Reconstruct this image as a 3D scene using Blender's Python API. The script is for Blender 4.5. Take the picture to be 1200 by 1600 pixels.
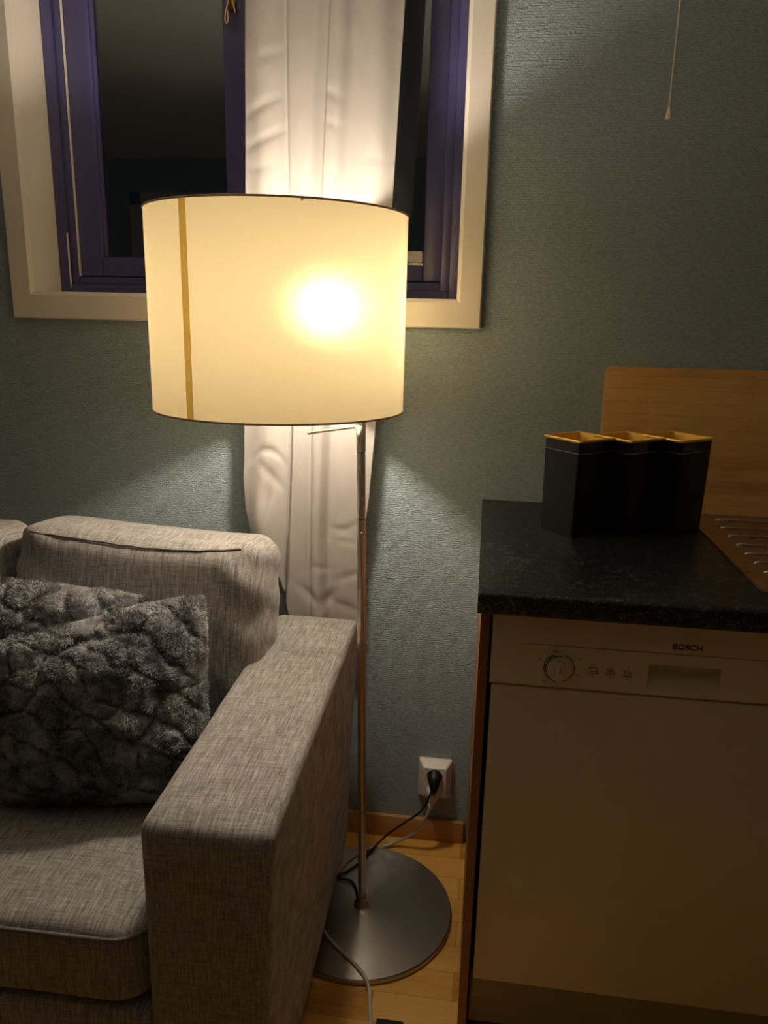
import bpy, bmesh, math, random
from mathutils import Vector, Matrix, noise
random.seed(4)
for o in list(bpy.data.objects): bpy.data.objects.remove(o)
SC = bpy.context.scene
COL = SC.collection
PI = math.pi

# ------------------------------------------------------------------ camera
CAM_H, CAM_D = 1.2963, 1.6949
PITCH, YAW, ROLL, FPX = 0.2515, 0.1281, 0.0229, 1191.4
f = Vector((-math.sin(YAW)*math.cos(PITCH), math.cos(YAW)*math.cos(PITCH), -math.sin(PITCH)))
r = Vector((math.cos(YAW), math.sin(YAW), 0)); u = r.cross(f)
r2 = r*math.cos(ROLL)+u*math.sin(ROLL); u2 = -r*math.sin(ROLL)+u*math.cos(ROLL)
cd = bpy.data.cameras.new('camera'); cam = bpy.data.objects.new('camera', cd); COL.objects.link(cam)
cam.matrix_world = Matrix(((r2.x,u2.x,-f.x,0),(r2.y,u2.y,-f.y,-CAM_D),(r2.z,u2.z,-f.z,CAM_H),(0,0,0,1)))
cd.sensor_fit = 'VERTICAL'; cd.sensor_height = 36; cd.lens = 36*FPX/1600; cd.clip_start = .02
SC.camera = cam
# ------------------------------------------------------------------ world (night outside), exposure
w = bpy.data.worlds.new('night'); SC.world = w; w.use_nodes = True
w.node_tree.nodes['Background'].inputs[0].default_value = (.008,.012,.016,1)
w.node_tree.nodes['Background'].inputs[1].default_value = .35
SC.view_settings.view_transform = 'Standard'; SC.view_settings.look = 'None'
SC.view_settings.exposure = 0.38; SC.view_settings.gamma = 1; SC.view_settings.use_curve_mapping = False
BULB_POWER = 345.0
BULB_COL = (1.0, .85, .66)

# ------------------------------------------------------------------ helpers
def link(name, me, mats, parent=None, smooth=False):
    o = bpy.data.objects.new(name, me); COL.objects.link(o)
    for m in (mats if isinstance(mats,(list,tuple)) else [mats]): me.materials.append(m)
    if smooth:
        for p in me.polygons: p.use_smooth = True
    if parent: o.parent = parent
    return o
def obj(name, bm, mats, parent=None, smooth=False, autosmooth=None):
    me = bpy.data.meshes.new(name)
    bmesh.ops.recalc_face_normals(bm, faces=bm.faces)
    bm.to_mesh(me); bm.free()
    o = link(name, me, mats, parent, smooth)
    if autosmooth is not None:
        for p in me.polygons: p.use_smooth = True
        me.set_sharp_from_angle(angle=math.radians(autosmooth))
    return o
def tag(o, label=None, cat=None, group=None, kind=None):
    if label: o['label'] = label
    if cat: o['category'] = cat
    if group: o['group'] = group
    if kind: o['kind'] = kind
    return o
def empty(name, loc=(0,0,0), rz=0):
    o = bpy.data.objects.new(name, None); COL.objects.link(o); o.empty_display_size = .05
    o.location = loc; o.rotation_euler = (0,0,rz); return o
def box(bm, x0,x1,y0,y1,z0,z1, bev=0, seg=2):
    g = bmesh.ops.create_cube(bm, size=1)
    vs = g['verts']
    for v in vs:
        v.co = Vector(((x0+x1)/2+v.co.x*(x1-x0),(y0+y1)/2+v.co.y*(y1-y0),(z0+z1)/2+v.co.z*(z1-z0)))
    if bev:
        es = list({e for v in vs for e in v.link_edges})
        bmesh.ops.bevel(bm, geom=es, offset=bev, segments=seg, affect='EDGES', profile=.5)
    return vs
def nbox(name, x0,x1,y0,y1,z0,z1, mat, parent=None, bev=0, seg=2):
    bm = bmesh.new(); box(bm,x0,x1,y0,y1,z0,z1,bev,seg)
    return obj(name,bm,mat,parent,autosmooth=35 if bev else None)
def lathe(bm, prof, cx=0, cy=0, n=48, caps=True):
    rings=[]
    for (rr,z) in prof:
        if rr < 1e-6: rings.append([bm.verts.new((cx,cy,z))])
        else: rings.append([bm.verts.new((cx+rr*math.cos(2*PI*k/n), cy+rr*math.sin(2*PI*k/n), z)) for k in range(n)])
    for a,b in zip(rings, rings[1:]):
        for k in range(n):
            k2=(k+1)%n
            if len(a)==1 and len(b)==1: continue
            if len(a)==1: bm.faces.new((a[0],b[k],b[k2]))
            elif len(b)==1: bm.faces.new((a[k],a[k2],b[0]))
            else: bm.faces.new((a[k],a[k2],b[k2],b[k]))
    if caps:
        for rg in (rings[0], rings[-1]):
            if len(rg)>1: bm.faces.new(rg)
def catmull(pts, n=10):
    P=[Vector(p) for p in pts]; P=[2*P[0]-P[1]]+P+[2*P[-1]-P[-2]]; out=[]
    for i in range(1,len(P)-2):
        for k in range(n):
            t=k/n
            out.append(.5*((2*P[i])+(P[i+1]-P[i-1])*t+(2*P[i-1]-5*P[i]+4*P[i+1]-P[i+2])*t*t+(-P[i-1]+3*P[i]-3*P[i+1]+P[i+2])*t**3))
    out.append(P[-2]); return out
def tube(bm, pts, rad, n=10, smooth_pts=0, radf=None):
    if smooth_pts: pts = catmull(pts, smooth_pts)
    P=[Vector(p) for p in pts]
    t0=(P[1]-P[0]).normalized(); up=Vector((0,0,1)) if abs(t0.z)<.9 else Vector((1,0,0))
    nrm=(up-t0*up.dot(t0)).normalized(); rings=[]
    for i,p in enumerate(P):
        t=(P[min(i+1,len(P)-1)]-P[max(i-1,0)]).normalized()
        nrm=(nrm-t*nrm.dot(t)).normalized(); b=t.cross(nrm)
        R=rad if radf is None else radf(i/(len(P)-1))
        rings.append([bm.verts.new(p+(nrm*math.cos(2*PI*k/n)+b*math.sin(2*PI*k/n))*R) for k in range(n)])
    for a,b in zip(rings,rings[1:]):
        for k in range(n): bm.faces.new((a[k],a[(k+1)%n],b[(k+1)%n],b[k]))
    bm.faces.new(rings[0]); bm.faces.new(rings[-1])
def softbox(hx,hy,hz,R,rr,N=28,M=8,puff=0,puffxy=0):
    """rounded-rectangle cushion, half sizes, plan radius R, edge radius rr; returns bmesh"""
    bm=bmesh.new(); a=min(hx,hy)
    def plan(x,y,s):
        m=max(abs(x),abs(y),1e-9); px,py=x/m*hx,y/m*hy
        cx=max(-(hx-R),min(hx-R,px)); cy=max(-(hy-R),min(hy-R,py)); d=Vector((px-cx,py-cy))
        if d.length>1e-9: d=d.normalized()*R
        b=Vector((cx,cy))+d
        inw = Vector((px,py)); L=b.length
        return b*s
    def prof(s,z):   # s in 0..1 , z in -1..1 -> rounded
        ps,pz=s*a,z*hz; cs=min(ps,a-rr); cz=max(-(hz-rr),min(hz-rr,pz)); d=Vector((ps-cs,pz-cz))
        if d.length>rr: d=d.normalized()*rr
        return (cs+d.x)/a,cz+d.y
    def pt(x,y,z):
        m=max(abs(x),abs(y)); s,zz=prof(m,z); 
        q=plan(x,y,s) if m>1e-9 else Vector((0,0))
        u_,v_=q.x/hx,q.y/hy
        zz+= (1 if z>0 else -1)*puff*max(0,1-u_*u_)*max(0,1-v_*v_)*min(1,abs(zz)/hz)
        k=1+puffxy*(1-(zz/hz)**2)/a if abs(zz)<hz else 1
        return (q.x*k,q.y*k,zz)
    cache={}
    def V(x,y,z):
        key=(round(x,5),round(y,5),round(z,5))
        if key not in cache: cache[key]=bm.verts.new(pt(x,y,z))
        return cache[key]
    def gr(n):  # finer near the edges
        return [math.sin((i/n-.5)*PI) for i in range(n+1)]
    g=gr(N); gz=gr(M)
    for s in(-1,1):
        for i in range(N):
            for j in range(N):
                bm.faces.new((V(g[i],g[j],s),V(g[i+1],g[j],s),V(g[i+1],g[j+1],s),V(g[i],g[j+1],s)))
        for i in range(N):
            for j in range(M):
                bm.faces.new((V(s,g[i],gz[j]),V(s,g[i+1],gz[j]),V(s,g[i+1],gz[j+1]),V(s,g[i],gz[j+1])))
                bm.faces.new((V(g[i],s,gz[j]),V(g[i+1],s,gz[j]),V(g[i+1],s,gz[j+1]),V(g[i],s,gz[j+1])))
    return bm
def jitter(bm, amp, sc, seed=0):
    for v in bm.verts:
        v.co += noise.noise_vector(v.co*sc+Vector((seed,seed*2,0)))*amp

# ------------------------------------------------------------------ materials
class NT:
    def __init__(s,name):
        s.m=bpy.data.materials.new(name); s.m.use_nodes=True; s.t=s.m.node_tree; s.N=s.t.nodes; s.L=s.t.links
        s.b=s.N['Principled BSDF']; s.out=s.N['Material Output']
    def n(s,typ,**kw):
        x=s.N.new(typ)
        for k,v in kw.items():
            if k in x.inputs.keys() and not hasattr(x,k): x.inputs[k].default_value=v
            else: setattr(x,k,v)
        return x
    def l(s,a,b): s.L.new(a,b)
    def coord(s,scale=(1,1,1),rot=(0,0,0),src='Object'):
        tc=s.n('ShaderNodeTexCoord'); mp=s.n('ShaderNodeMapping'); mp.inputs['Scale'].default_value=scale; mp.inputs['Rotation'].default_value=rot
        s.l(tc.outputs[src],mp.inputs['Vector']); return mp.outputs['Vector']
    def noise(s,vec,scale=5,detail=3,rough=.5,dist=0):
        x=s.n('ShaderNodeTexNoise'); x.inputs['Scale'].default_value=scale; x.inputs['Detail'].default_value=detail
        x.inputs['Roughness'].default_value=rough; x.inputs['Distortion'].default_value=dist; s.l(vec,x.inputs['Vector']); return x.outputs['Fac']
    def ramp(s,fac,stops,interp='LINEAR'):
        x=s.n('ShaderNodeValToRGB'); x.color_ramp.interpolation=interp; e=x.color_ramp.elements
        e[0].position,e[0].color=stops[0][0],(*stops[0][1],1); e[1].position,e[1].color=stops[-1][0],(*stops[-1][1],1)
        for p,c in stops[1:-1]:
            q=e.new(p); q.color=(*c,1)
        s.l(fac,x.inputs['Fac']); return x.outputs['Color']
    def math(s,op,a,b=None):
        x=s.n('ShaderNodeMath',operation=op)
        for i,v in enumerate((a,b)):
            if v is None: continue
            if isinstance(v,(int,float)): x.inputs[i].default_value=v
            else: s.l(v,x.inputs[i])
        return x.outputs[0]
    def mix(s,fac,a,b,mode='MIX'):
        x=s.n('ShaderNodeMixRGB',blend_type=mode)
        for i,v in enumerate((fac,a,b)):
            if isinstance(v,(int,float)): x.inputs[i].default_value=v
            elif isinstance(v,tuple): x.inputs[i].default_value=(*v,1)
            else: s.l(v,x.inputs[i])
        return x.outputs[0]
    def bump(s,h,strength=.3,dist=.002):
        x=s.n('ShaderNodeBump'); x.inputs['Strength'].default_value=strength; x.inputs['Distance'].default_value=dist
        s.l(h,x.inputs['Height']); s.l(x.outputs['Normal'],s.b.inputs['Normal']); return x
def plain(name,col,rough=.5,metal=0,spec=.5,var=.06,sc=30):
    t=NT(name); v=t.noise(t.coord(),sc,3)
    c=t.mix(v,tuple(x*(1-var) for x in col),tuple(min(1,x*(1+var)) for x in col)); t.l(c,t.b.inputs['Base Color'])
    t.b.inputs['Roughness'].default_value=rough; t.b.inputs['Metallic'].default_value=metal; t.b.inputs['Specular IOR Level'].default_value=spec
    return t.m
def m_wall():
    t=NT('wallpaper'); v=t.coord()
    big=t.noise(t.coord((3,3,3)),1,3); c=t.ramp(big,[(.3,(.37,.465,.51)),(.7,(.39,.485,.53))])
    # woven glass-fibre relief: short offset horizontal threads
    n1=t.noise(t.coord((95,95,360)),1,2,.6); n2=t.noise(t.coord((420,420,190)),1,2)
    br=t.n('ShaderNodeTexBrick'); br.inputs['Scale'].default_value=1; br.inputs['Mortar Size'].default_value=.12
    br.inputs['Brick Width'].default_value=1.6; br.inputs['Row Height'].default_value=.8; br.inputs['Mortar Smooth'].default_value=1
    mp=t.coord((160,160,160),(PI/2,0,0)); t.l(mp,br.inputs['Vector'])
    h=t.math('ADD',t.math('MULTIPLY',n1,1.4),t.math('MULTIPLY',t.math('SUBTRACT',1,br.outputs['Fac']),.35))
    h=t.math('ADD',h,t.math('MULTIPLY',n2,.6))
    t.bump(h,.75,.0035)
    t.l(t.mix(.34,c,t.ramp(n1,[(.34,(.20,.265,.29)),(.66,(.56,.66,.71))])),t.b.inputs['Base Color'])
    t.b.inputs['Roughness'].default_value=.42; t.b.inputs['Specular IOR Level'].default_value=.4
    return t.m
def m_fabric(name,lo,hi,scale=1.0):
    t=NT(name)
    a=t.noise(t.coord((420*scale,26,26)),1,3,.65); b=t.noise(t.coord((26,420*scale,420*scale)),1,3,.65)
    c_=t.noise(t.coord((600,600,600)),1,2)
    m=t.math('ADD',t.math('MULTIPLY',a,.62),t.math('MULTIPLY',b,.38))
    m=t.math('ADD',t.math('MULTIPLY',m,.8),t.math('MULTIPLY',c_,.2))
    col=t.ramp(m,[(.36,lo),(.5,tuple((x+y)*.5*.9 for x,y in zip(lo,hi))),(.64,hi)])
    t.l(col,t.b.inputs['Base Color']); t.b.inputs['Roughness'].default_value=.95
    t.b.inputs['Specular IOR Level'].default_value=.15
    t.b.inputs['Sheen Weight'].default_value=.25; t.b.inputs['Sheen Roughness'].default_value=.5
    wv=t.noise(t.coord((900,900,900)),1,1)
    t.bump(t.math('ADD',m,t.math('MULTIPLY',wv,.3)),.5,.0015)
    return t.m
def m_wood(name,cols,along='x',ps=(.6,.065),rough=.4,grain=1.0,spec=.5,vert=False):
    """strip wood: cols = (dark, mid, light)"""
    t=NT(name); rot=(PI/2,0,0) if vert else (0,0,0)
    br=t.n('ShaderNodeTexBrick'); br.inputs['Scale'].default_value=1; br.inputs['Brick Width'].default_value=ps[0]; br.inputs['Row Height'].default_value=ps[1]
    br.inputs['Mortar Size'].default_value=.0006; br.inputs['Mortar Smooth'].default_value=.3; br.offset=.37; br.offset_frequency=2
    br.inputs['Color1'].default_value=(0,0,0,1); br.inputs['Color2'].default_value=(1,1,1,1); br.inputs['Mortar'].default_value=(.5,.5,.5,1)
    t.l(t.coord((1,1,1),rot),br.inputs['Vector'])
    g=t.noise(t.coord((6*grain,6*grain,110*grain) if vert else (6*grain,110*grain,110*grain)),1,5,.6,.4)
    bl=t.noise(t.coord((9,9,22) if vert else (9,22,22)),1,3,.5,.8)
    tone=t.math('ADD',t.math('MULTIPLY',br.outputs['Color'],.20 if vert else .36),t.math('ADD',t.math('MULTIPLY',g,.40 if vert else .32),t.math('MULTIPLY',bl,.46 if vert else .36)))
    col=t.ramp(tone,[(.28,cols[0]),(.5,cols[1]),(.78,cols[2])])
    col=t.mix(t.math('MULTIPLY',br.outputs['Fac'],.22 if vert else .65),col,tuple(x*.25 for x in cols[0]))
    t.l(col,t.b.inputs['Base Color']); t.b.inputs['Roughness'].default_value=rough; t.b.inputs['Specular IOR Level'].default_value=spec
    t.bump(t.math('SUBTRACT',t.math('MULTIPLY',g,.15),br.outputs['Fac']),.25,.0008)
    return t.m
def m_metal(name,col,rough=.28,aniso=0,radial=False,brush=None):
    t=NT(name); t.b.inputs['Metallic'].default_value=1; t.b.inputs['Base Color'].default_value=(*col,1)
    t.b.inputs['Roughness'].default_value=rough; t.b.inputs['Anisotropic'].default_value=aniso
    if radial:
        tg=t.n('ShaderNodeTangent',direction_type='RADIAL',axis='Z'); t.l(tg.outputs[0],t.b.inputs['Tangent']); t.b.inputs['Anisotropic Rotation'].default_value=.25
    n=t.noise(t.coord(brush or (40,40,40)),1,4,.6)
    t.l(t.ramp(n,[(.3,(rough*.85,)*3),(.7,(rough*1.2,)*3)]),t.b.inputs['Roughness'])
    return t.m
def m_cloth(name,col,trans,bumpsc=900):
    t=NT(name); n=t.noise(t.coord((bumpsc,bumpsc,bumpsc*.5)),1,2); big=t.noise(t.coord((7,7,7)),1,3)
    c=t.mix(t.math('ADD',t.math('MULTIPLY',n,.3),t.math('MULTIPLY',big,.5)),tuple(x*.93 for x in col),col)
    d=t.n('ShaderNodeBsdfDiffuse'); tr=t.n('ShaderNodeBsdfTranslucent'); mx=t.n('ShaderNodeMixShader')
    t.l(c,d.inputs[0]); t.l(c,tr.inputs[0]); mx.inputs[0].default_value=trans
    bp=t.n('ShaderNodeBump'); bp.inputs['Strength'].default_value=.15; bp.inputs['Distance'].default_value=.001
    t.l(n,bp.inputs['Height']); t.l(bp.outputs[0],d.inputs['Normal'])
    t.l(d.outputs[0],mx.inputs[1]); t.l(tr.outputs[0],mx.inputs[2]); t.l(mx.outputs[0],t.out.inputs[0])
    return t.m
def m_shade(name,tc,dc,fwd,tw=.5):
    t=NT(name)
    n1=t.noise(t.coord((500,500,40)),1,3,.7); n2=t.noise(t.coord((60,60,700)),1,3,.7)
    wv=t.math('ADD',t.math('MULTIPLY',n1,.5),t.math('MULTIPLY',n2,.5))
    tcol=t.mix(t.ramp(wv,[(.35,(0,0,0)),(.65,(1,1,1))]),tuple(x*.9 for x in tc),tc)
    d=t.n('ShaderNodeBsdfDiffuse'); d.inputs[0].default_value=(*dc,1)
    tr=t.n('ShaderNodeBsdfTranslucent'); t.l(tcol,tr.inputs[0])
    a=t.n('ShaderNodeMixShader'); a.inputs[0].default_value=tw; t.l(d.outputs[0],a.inputs[1]); t.l(tr.outputs[0],a.inputs[2])
    rf=t.n('ShaderNodeBsdfRefraction'); rf.inputs['Color'].default_value=(*tc,1); rf.inputs['Roughness'].default_value=.74; rf.inputs['IOR'].default_value=1.35
    b=t.n('ShaderNodeMixShader'); b.inputs[0].default_value=fwd; t.l(a.outputs[0],b.inputs[1]); t.l(rf.outputs[0],b.inputs[2])
    t.l(b.outputs[0],t.out.inputs[0]); return t.m
def m_worktop():
    t=NT('black speckled laminate')
    vo=t.n('ShaderNodeTexVoronoi'); vo.inputs['Scale'].default_value=160; t.l(t.coord(),vo.inputs['Vector'])
    n=t.noise(t.coord(),75,5,.75); n2=t.noise(t.coord(),320,2,.6)
    base=t.ramp(n,[(.44,(.003,.004,.005)),(.56,(.008,.011,.013)),(.66,(.10,.125,.14))])
    sp=t.ramp(n2,[(.60,(0,0,0)),(.70,(.18,.22,.235))])
    t.l(t.mix(1.0,base,sp,'ADD'),t.b.inputs['Base Color']); t.b.inputs['Roughness'].default_value=.34; t.b.inputs['Specular IOR Level'].default_value=.5
    t.bump(n2,.12,.0005); return t.m
def m_glass():
    t=NT('window glass'); tr=t.n('ShaderNodeBsdfTransparent'); gl=t.n('ShaderNodeBsdfGlossy'); gl.inputs['Roughness'].default_value=.01
    tr.inputs[0].default_value=(.75,.8,.78,1)
    fr=t.n('ShaderNodeFresnel'); fr.inputs['IOR'].default_value=1.6; mx=t.n('ShaderNodeMixShader')
    t.l(t.math('MULTIPLY',fr.outputs[0],4.0),mx.inputs[0]); t.l(tr.outputs[0],mx.inputs[1]); t.l(gl.outputs[0],mx.inputs[2]); t.l(mx.outputs[0],t.out.inputs[0])
    return t.m
def m_emit(name,col,s):
    t=NT(name); e=t.n('ShaderNodeEmission'); e.inputs[0].default_value=(*col,1); e.inputs[1].default_value=s
    t.l(e.outputs[0],t.out.inputs[0]); return t.m
def m_fur(name,lo,hi):
    t=NT(name); n=t.noise(t.coord((1,1,1)),22,4,.65,.6); n2=t.noise(t.coord(),260,2)
    c=t.ramp(t.math('ADD',t.math('MULTIPLY',n,.7),t.math('MULTIPLY',n2,.3)),[(.35,lo),(.68,hi)])
    t.l(c,t.b.inputs['Base Color']); t.b.inputs['Roughness'].default_value=.55; t.b.inputs['Specular IOR Level'].default_value=.35
    t.b.inputs['Sheen Weight'].default_value=.4; t.b.inputs['Sheen Roughness'].default_value=.4
    return t.m

M_WALL=m_wall(); M_WALL2=plain('pale painted wall',(.82,.81,.77),.7); M_CEIL=plain('ceiling paint',(.93,.92,.90),.9); M_TRIM=plain('cream gloss paint',(.84,.79,.71),.35,sc=6)
M_BLUE=plain('dark blue window paint',(.085,.080,.225),.34,sc=12,var=.2)
M_WHITE=plain('white plastic',(.86,.82,.77),.35,var=.03); M_GLASS=m_glass()
M_FLOOR=m_wood('beech parquet',((.46,.21,.03),(.78,.42,.08),(.90,.55,.15)),ps=(.42,.068),rough=.33)
M_SKIRT=m_wood('varnished pine skirting',((.46,.23,.07),(.58,.31,.10),(.66,.38,.14)),ps=(3,.4),rough=.4,vert=True)
M_SOFA=m_fabric('grey melange upholstery',(.13,.125,.122),(.60,.575,.55))
M_SEAM=plain('dark seam thread',(.055,.052,.05),.9)
M_PIPE=m_fabric('upholstery piping',(.12,.11,.10),(.30,.28,.26))
M_CURT=m_cloth('white curtain cloth',(.60,.565,.54),.24)
M_STEEL=m_metal('brushed steel',(.66,.62,.56),.36,brush=(300,300,6))
M_BASE=m_metal('circular brushed steel',(.50,.475,.43),.34,.78,True)
M_LINE=m_metal('dull lid edge',(.42,.39,.34),.35)
M_RIB=m_metal('polished sink rib',(.62,.55,.45),.13)
M_SINK=m_metal('sink steel',(.52,.44,.34),.30)
M_SHADE=m_shade('lamp shade linen',(.29,.238,.138),(.90,.84,.72),.075)
M_SHSEAM=m_shade('lamp shade doubled seam',(.80,.62,.22),(.62,.48,.20),.04)
M_RIM=plain('shade rim tape',(.62,.50,.38),.8)
M_BULB=m_emit('glowing bulb',BULB_COL,BULB_POWER)
M_TOP=m_worktop(); M_BLACK=plain('black lacquered tin',(.005,.005,.005),.30); M_BLKPL=plain('black rubber plastic',(.01,.01,.01),.45)
M_GOLD=m_metal('golden tin lining',(.98,.68,.17),.50)
M_GOLD.node_tree.nodes['Principled BSDF'].inputs['Metallic'].default_value=.55
M_BAMBOO=m_wood('bamboo board',((.50,.23,.06),(.80,.45,.14),(.90,.58,.23)),ps=(.33,.0265),rough=.45,vert=True,grain=1.3)
M_BAMEDGE=plain('bamboo edge',(.60,.38,.19),.5)
M_PANEL=m_wood('cabinet end veneer',((.26,.10,.03),(.36,.15,.05),(.42,.19,.07)),ps=(3,3),rough=.4,vert=True)
M_DISH=plain('off-white enamel',(.82,.74,.58),.38,var=.03,sc=4); M_DISHP=plain('off-white control panel plastic',(.84,.76,.60),.42,var=.03,sc=4)
M_INK=plain('dark print',(.02,.017,.014),.6); M_PLINTH=plain('grey plinth',(.36,.33,.24),.5)
M_CORD=plain('cream cable plastic',(.60,.56,.48),.4); M_BRASS=m_metal('brass',(.75,.52,.22),.22)
M_FURB=plain('fur backing',(.03,.031,.035),.9); M_FUR=m_fur('charcoal plush',(.07,.072,.080),(.55,.56,.58))
M_DOOR=plain('painted door',(.78,.74,.66),.45)

# ------------------------------------------------------------------ room shell
def struct(o): o['kind']='structure'; return o
XL,XR,YF,ZC=-2.75,1.95,-3.4,2.30
WX0,WX1,WZ0,WZ1=-1.043,-.053,1.318,2.10       # rough opening
struct(nbox('floor',XL-.1,XR+.1,YF-.1,.1,-.06,0,M_FLOOR))
struct(nbox('ceiling',XL-.1,XR+.1,YF-.1,.25,ZC,ZC+.06,M_CEIL))
bm=bmesh.new()
for a in((XL-.1,WX0,0,ZC),(WX1,XR+.1,0,ZC),(WX0,WX1,0,WZ0),(WX0,WX1,WZ1,ZC)): box(bm,a[0],a[1],0,.24,a[2],a[3])
struct(obj('wall_back',bm,M_WALL))
struct(nbox('wall_left',XL-.1,XL,YF,0,0,ZC,M_WALL)); struct(nbox('wall_right',XR,XR+.1,YF,0,0,ZC,M_WALL2))
struct(nbox('wall_front',XL-.1,XR+.1,YF-.1,YF,0,ZC,M_WALL))
struct(nbox('baseboard_back',XL,.004,-.012,0,0,.060,M_SKIRT,bev=.002))
struct(nbox('baseboard_left',XL,XL+.012,YF,-.012,0,.060,M_SKIRT)); struct(nbox('baseboard_front',-1.45,XR,YF,YF+.012,0,.060,M_SKIRT))
d=struct(nbox('door_1',-2.42,-1.60,YF,YF+.04,.01,2.0,M_DOOR,bev=.003))
nbox('door_frame',-2.50,-2.42,YF,YF+.055,0,2.08,M_TRIM,d); nbox('door_frame',-1.60,-1.52,YF,YF+.055,0,2.08,M_TRIM,d); nbox('door_frame',-2.50,-1.52,YF,YF+.055,2.0,2.08,M_TRIM,d)
# casing round the window: mitred boards, bevelled inner lip, and the reveal lining
tr=empty('trim_1',(-.55,0,1.3)); tr['kind']='structure'
def casing(name, ox0,ox1,oz0,oz1, ix0,ix1,iz0,iz1, y0,y1, side):
    O={'bl':(ox0,oz0),'br':(ox1,oz0),'tl':(ox0,oz1),'tr':(ox1,oz1)}; I={'bl':(ix0,iz0),'br':(ix1,iz0),'tl':(ix0,iz1),'tr':(ix1,iz1)}
    a,b={'bottom':('bl','br'),'top':('tl','tr'),'left':('bl','tl'),'right':('br','tr')}[side]
    lip=.008; bm=bmesh.new()
    def inn(k,d):   # point moved from inner edge outward by d
        ix,iz=I[k]; sx=-1 if 'l'==k[1] else 1; sz=-1 if k[0]=='b' else 1
        return ix+sx*d,iz+sz*d
    secs=[]
    for k in(a,b):
        ox,oz=O[k]; lx,lz=inn(k,lip); ix,iz=I[k]
        secs.append([bm.verts.new(p) for p in((ox,y0,oz),(ox,y1+.003,oz),(ox+(.003 if k[1]=='l' else -.003),y1,oz+(.003 if k[0]=='b' else -.003)),(lx,y1,lz),(ix,y1+.006,iz),(ix,y0,iz))])
    n=len(secs[0])
    for i in range(n): bm.faces.new((secs[0][i],secs[0][(i+1)%n],secs[1][(i+1)%n],secs[1][i]))
    bm.faces.new(secs[0]); bm.faces.new(secs[1])
    o=obj(name,bm,M_TRIM,tr); o.matrix_parent_inverse=Matrix.Translation((.55,0,-1.3)); return o
CX0,CX1,CZ0,CZ1=-1.083,-.019,1.2737,2.16
IX0,IX1,IZ0,IZ1=-1.028,-.072,1.334,2.085
for s in('bottom','top','left','right'):
    casing('casing_board',CX0,CX1,CZ0,CZ1,IX0,IX1,IZ0,IZ1,-.0005,-.020,s)
def tp(o): o.matrix_parent_inverse=Matrix.Translation((.55,0,-1.3)); return o
tp(nbox('reveal_lining',WX0,IX0,.0,.11,IZ0,IZ1,M_TRIM,tr)); tp(nbox('reveal_lining',IX1,WX1,.0,.11,IZ0,IZ1,M_TRIM,tr))
tp(nbox('reveal_lining',WX0,WX1,.0,.11,WZ0,IZ0,M_TRIM,tr)); tp(nbox('reveal_lining',WX0,WX1,.0,.11,IZ1,WZ1,M_TRIM,tr))
# ------------------------------------------------------------------ window
win=empty('window_1',(-.55,.1,1.33)); win['kind']='structure'
def wp(o): o.matrix_parent_inverse=Matrix.Translation((.55,-.1,-1.33)); return o
def frame_ring(name,x0,x1,z0,z1,wl,wr,wb,wt,y0,y1,mat,parent,bev=.003):
    bm=bmesh.new()
    box(bm,x0,x0+wl,y0,y1,z0,z1,bev); box(bm,x1-wr,x1,y0,y1,z0,z1,bev); box(bm,x0+wl,x1-wr,y0,y1,z0,z0+wb,bev); box(bm,x0+wl,x1-wr,y0,y1,z1-wt,z1,bev)
    return wp(obj(name,bm,mat,parent,autosmooth=30))
frame_ring('window_frame',IX0-.012,IX1+.012,IZ0-.012,IZ1+.012,.036,.036,.032,.045,.10,.20,M_BLUE,win)
frame_ring('frame_stop',IX0+.022,IX1-.022,IZ0+.018,IZ1-.03,.022,.022,.020,.02,.108,.20,M_BLUE,win)
wp(nbox('mullion',-.562,-.505,.10,.20,IZ0,IZ1,M_BLUE,win,.003))
sash=frame_ring('sash',-.9815,-.560,1.374,2.05,.056,.052,.042,.05,.113,.165,M_BLUE,win,.004)
frame_ring('glazing_strip',-.928,-.609,1.413,2.003,.007,.007,.006,.006,.124,.15,M_BLUE,win,.001)  # blue bead round the left pane
frame_ring('sash',-.507,-.113,1.374,2.05,.045,.044,.036,.05,.113,.165,M_BLUE,win,.004)
wp(nbox('weather_seal',-.9838,-.9818,.1085,.12,1.374,2.05,M_WHITE,win))
wp(nbox('weather_seal',-1.0035,-1.0022,.098,.104,1.345,1.47,M_WHITE,win))
wp(nbox('glazing_strip',-.46,-.159,.120,.15,1.416,1.440,M_WHITE,win,.002))  # added white strip, standing in for the white trim's reflection in the pane
wp(nbox('pane',-.925,-.612,.139,.143,1.416,2.0,M_GLASS,win)); wp(nbox('pane',-.462,-.157,.139,.143,1.41,2.0,M_GLASS,win))
# brass stay hanging on the left sash
ct=empty('window_catch',(-.590,.108,1.93)); tag(ct,'small brass window catch hanging on the blue sash, cut by the top edge','window catch')
def cp(o): o.matrix_parent_inverse=Matrix.Translation((.590,-.108,-1.93)); return o
cp(nbox('back_plate',-.601,-.579,.106,.1125,1.928,1.985,M_BRASS,ct,.002))
bm=bmesh.new(); tube(bm,[(-.592,.104,1.95),(-.598,.098,1.925),(-.600,.096,1.908),(-.5965,.094,1.899),(-.593,.095,1.905),(-.594,.098,1.925)],.0023,8,6)
cp(obj('hook',bm,M_BRASS,ct,True))
bm=bmesh.new(); tube(bm,[(-.585,.104,1.95),(-.581,.099,1.935),(-.5765,.096,1.918)],.0022,8,6); cp(obj('prong',bm,M_BRASS,ct,True))

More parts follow.
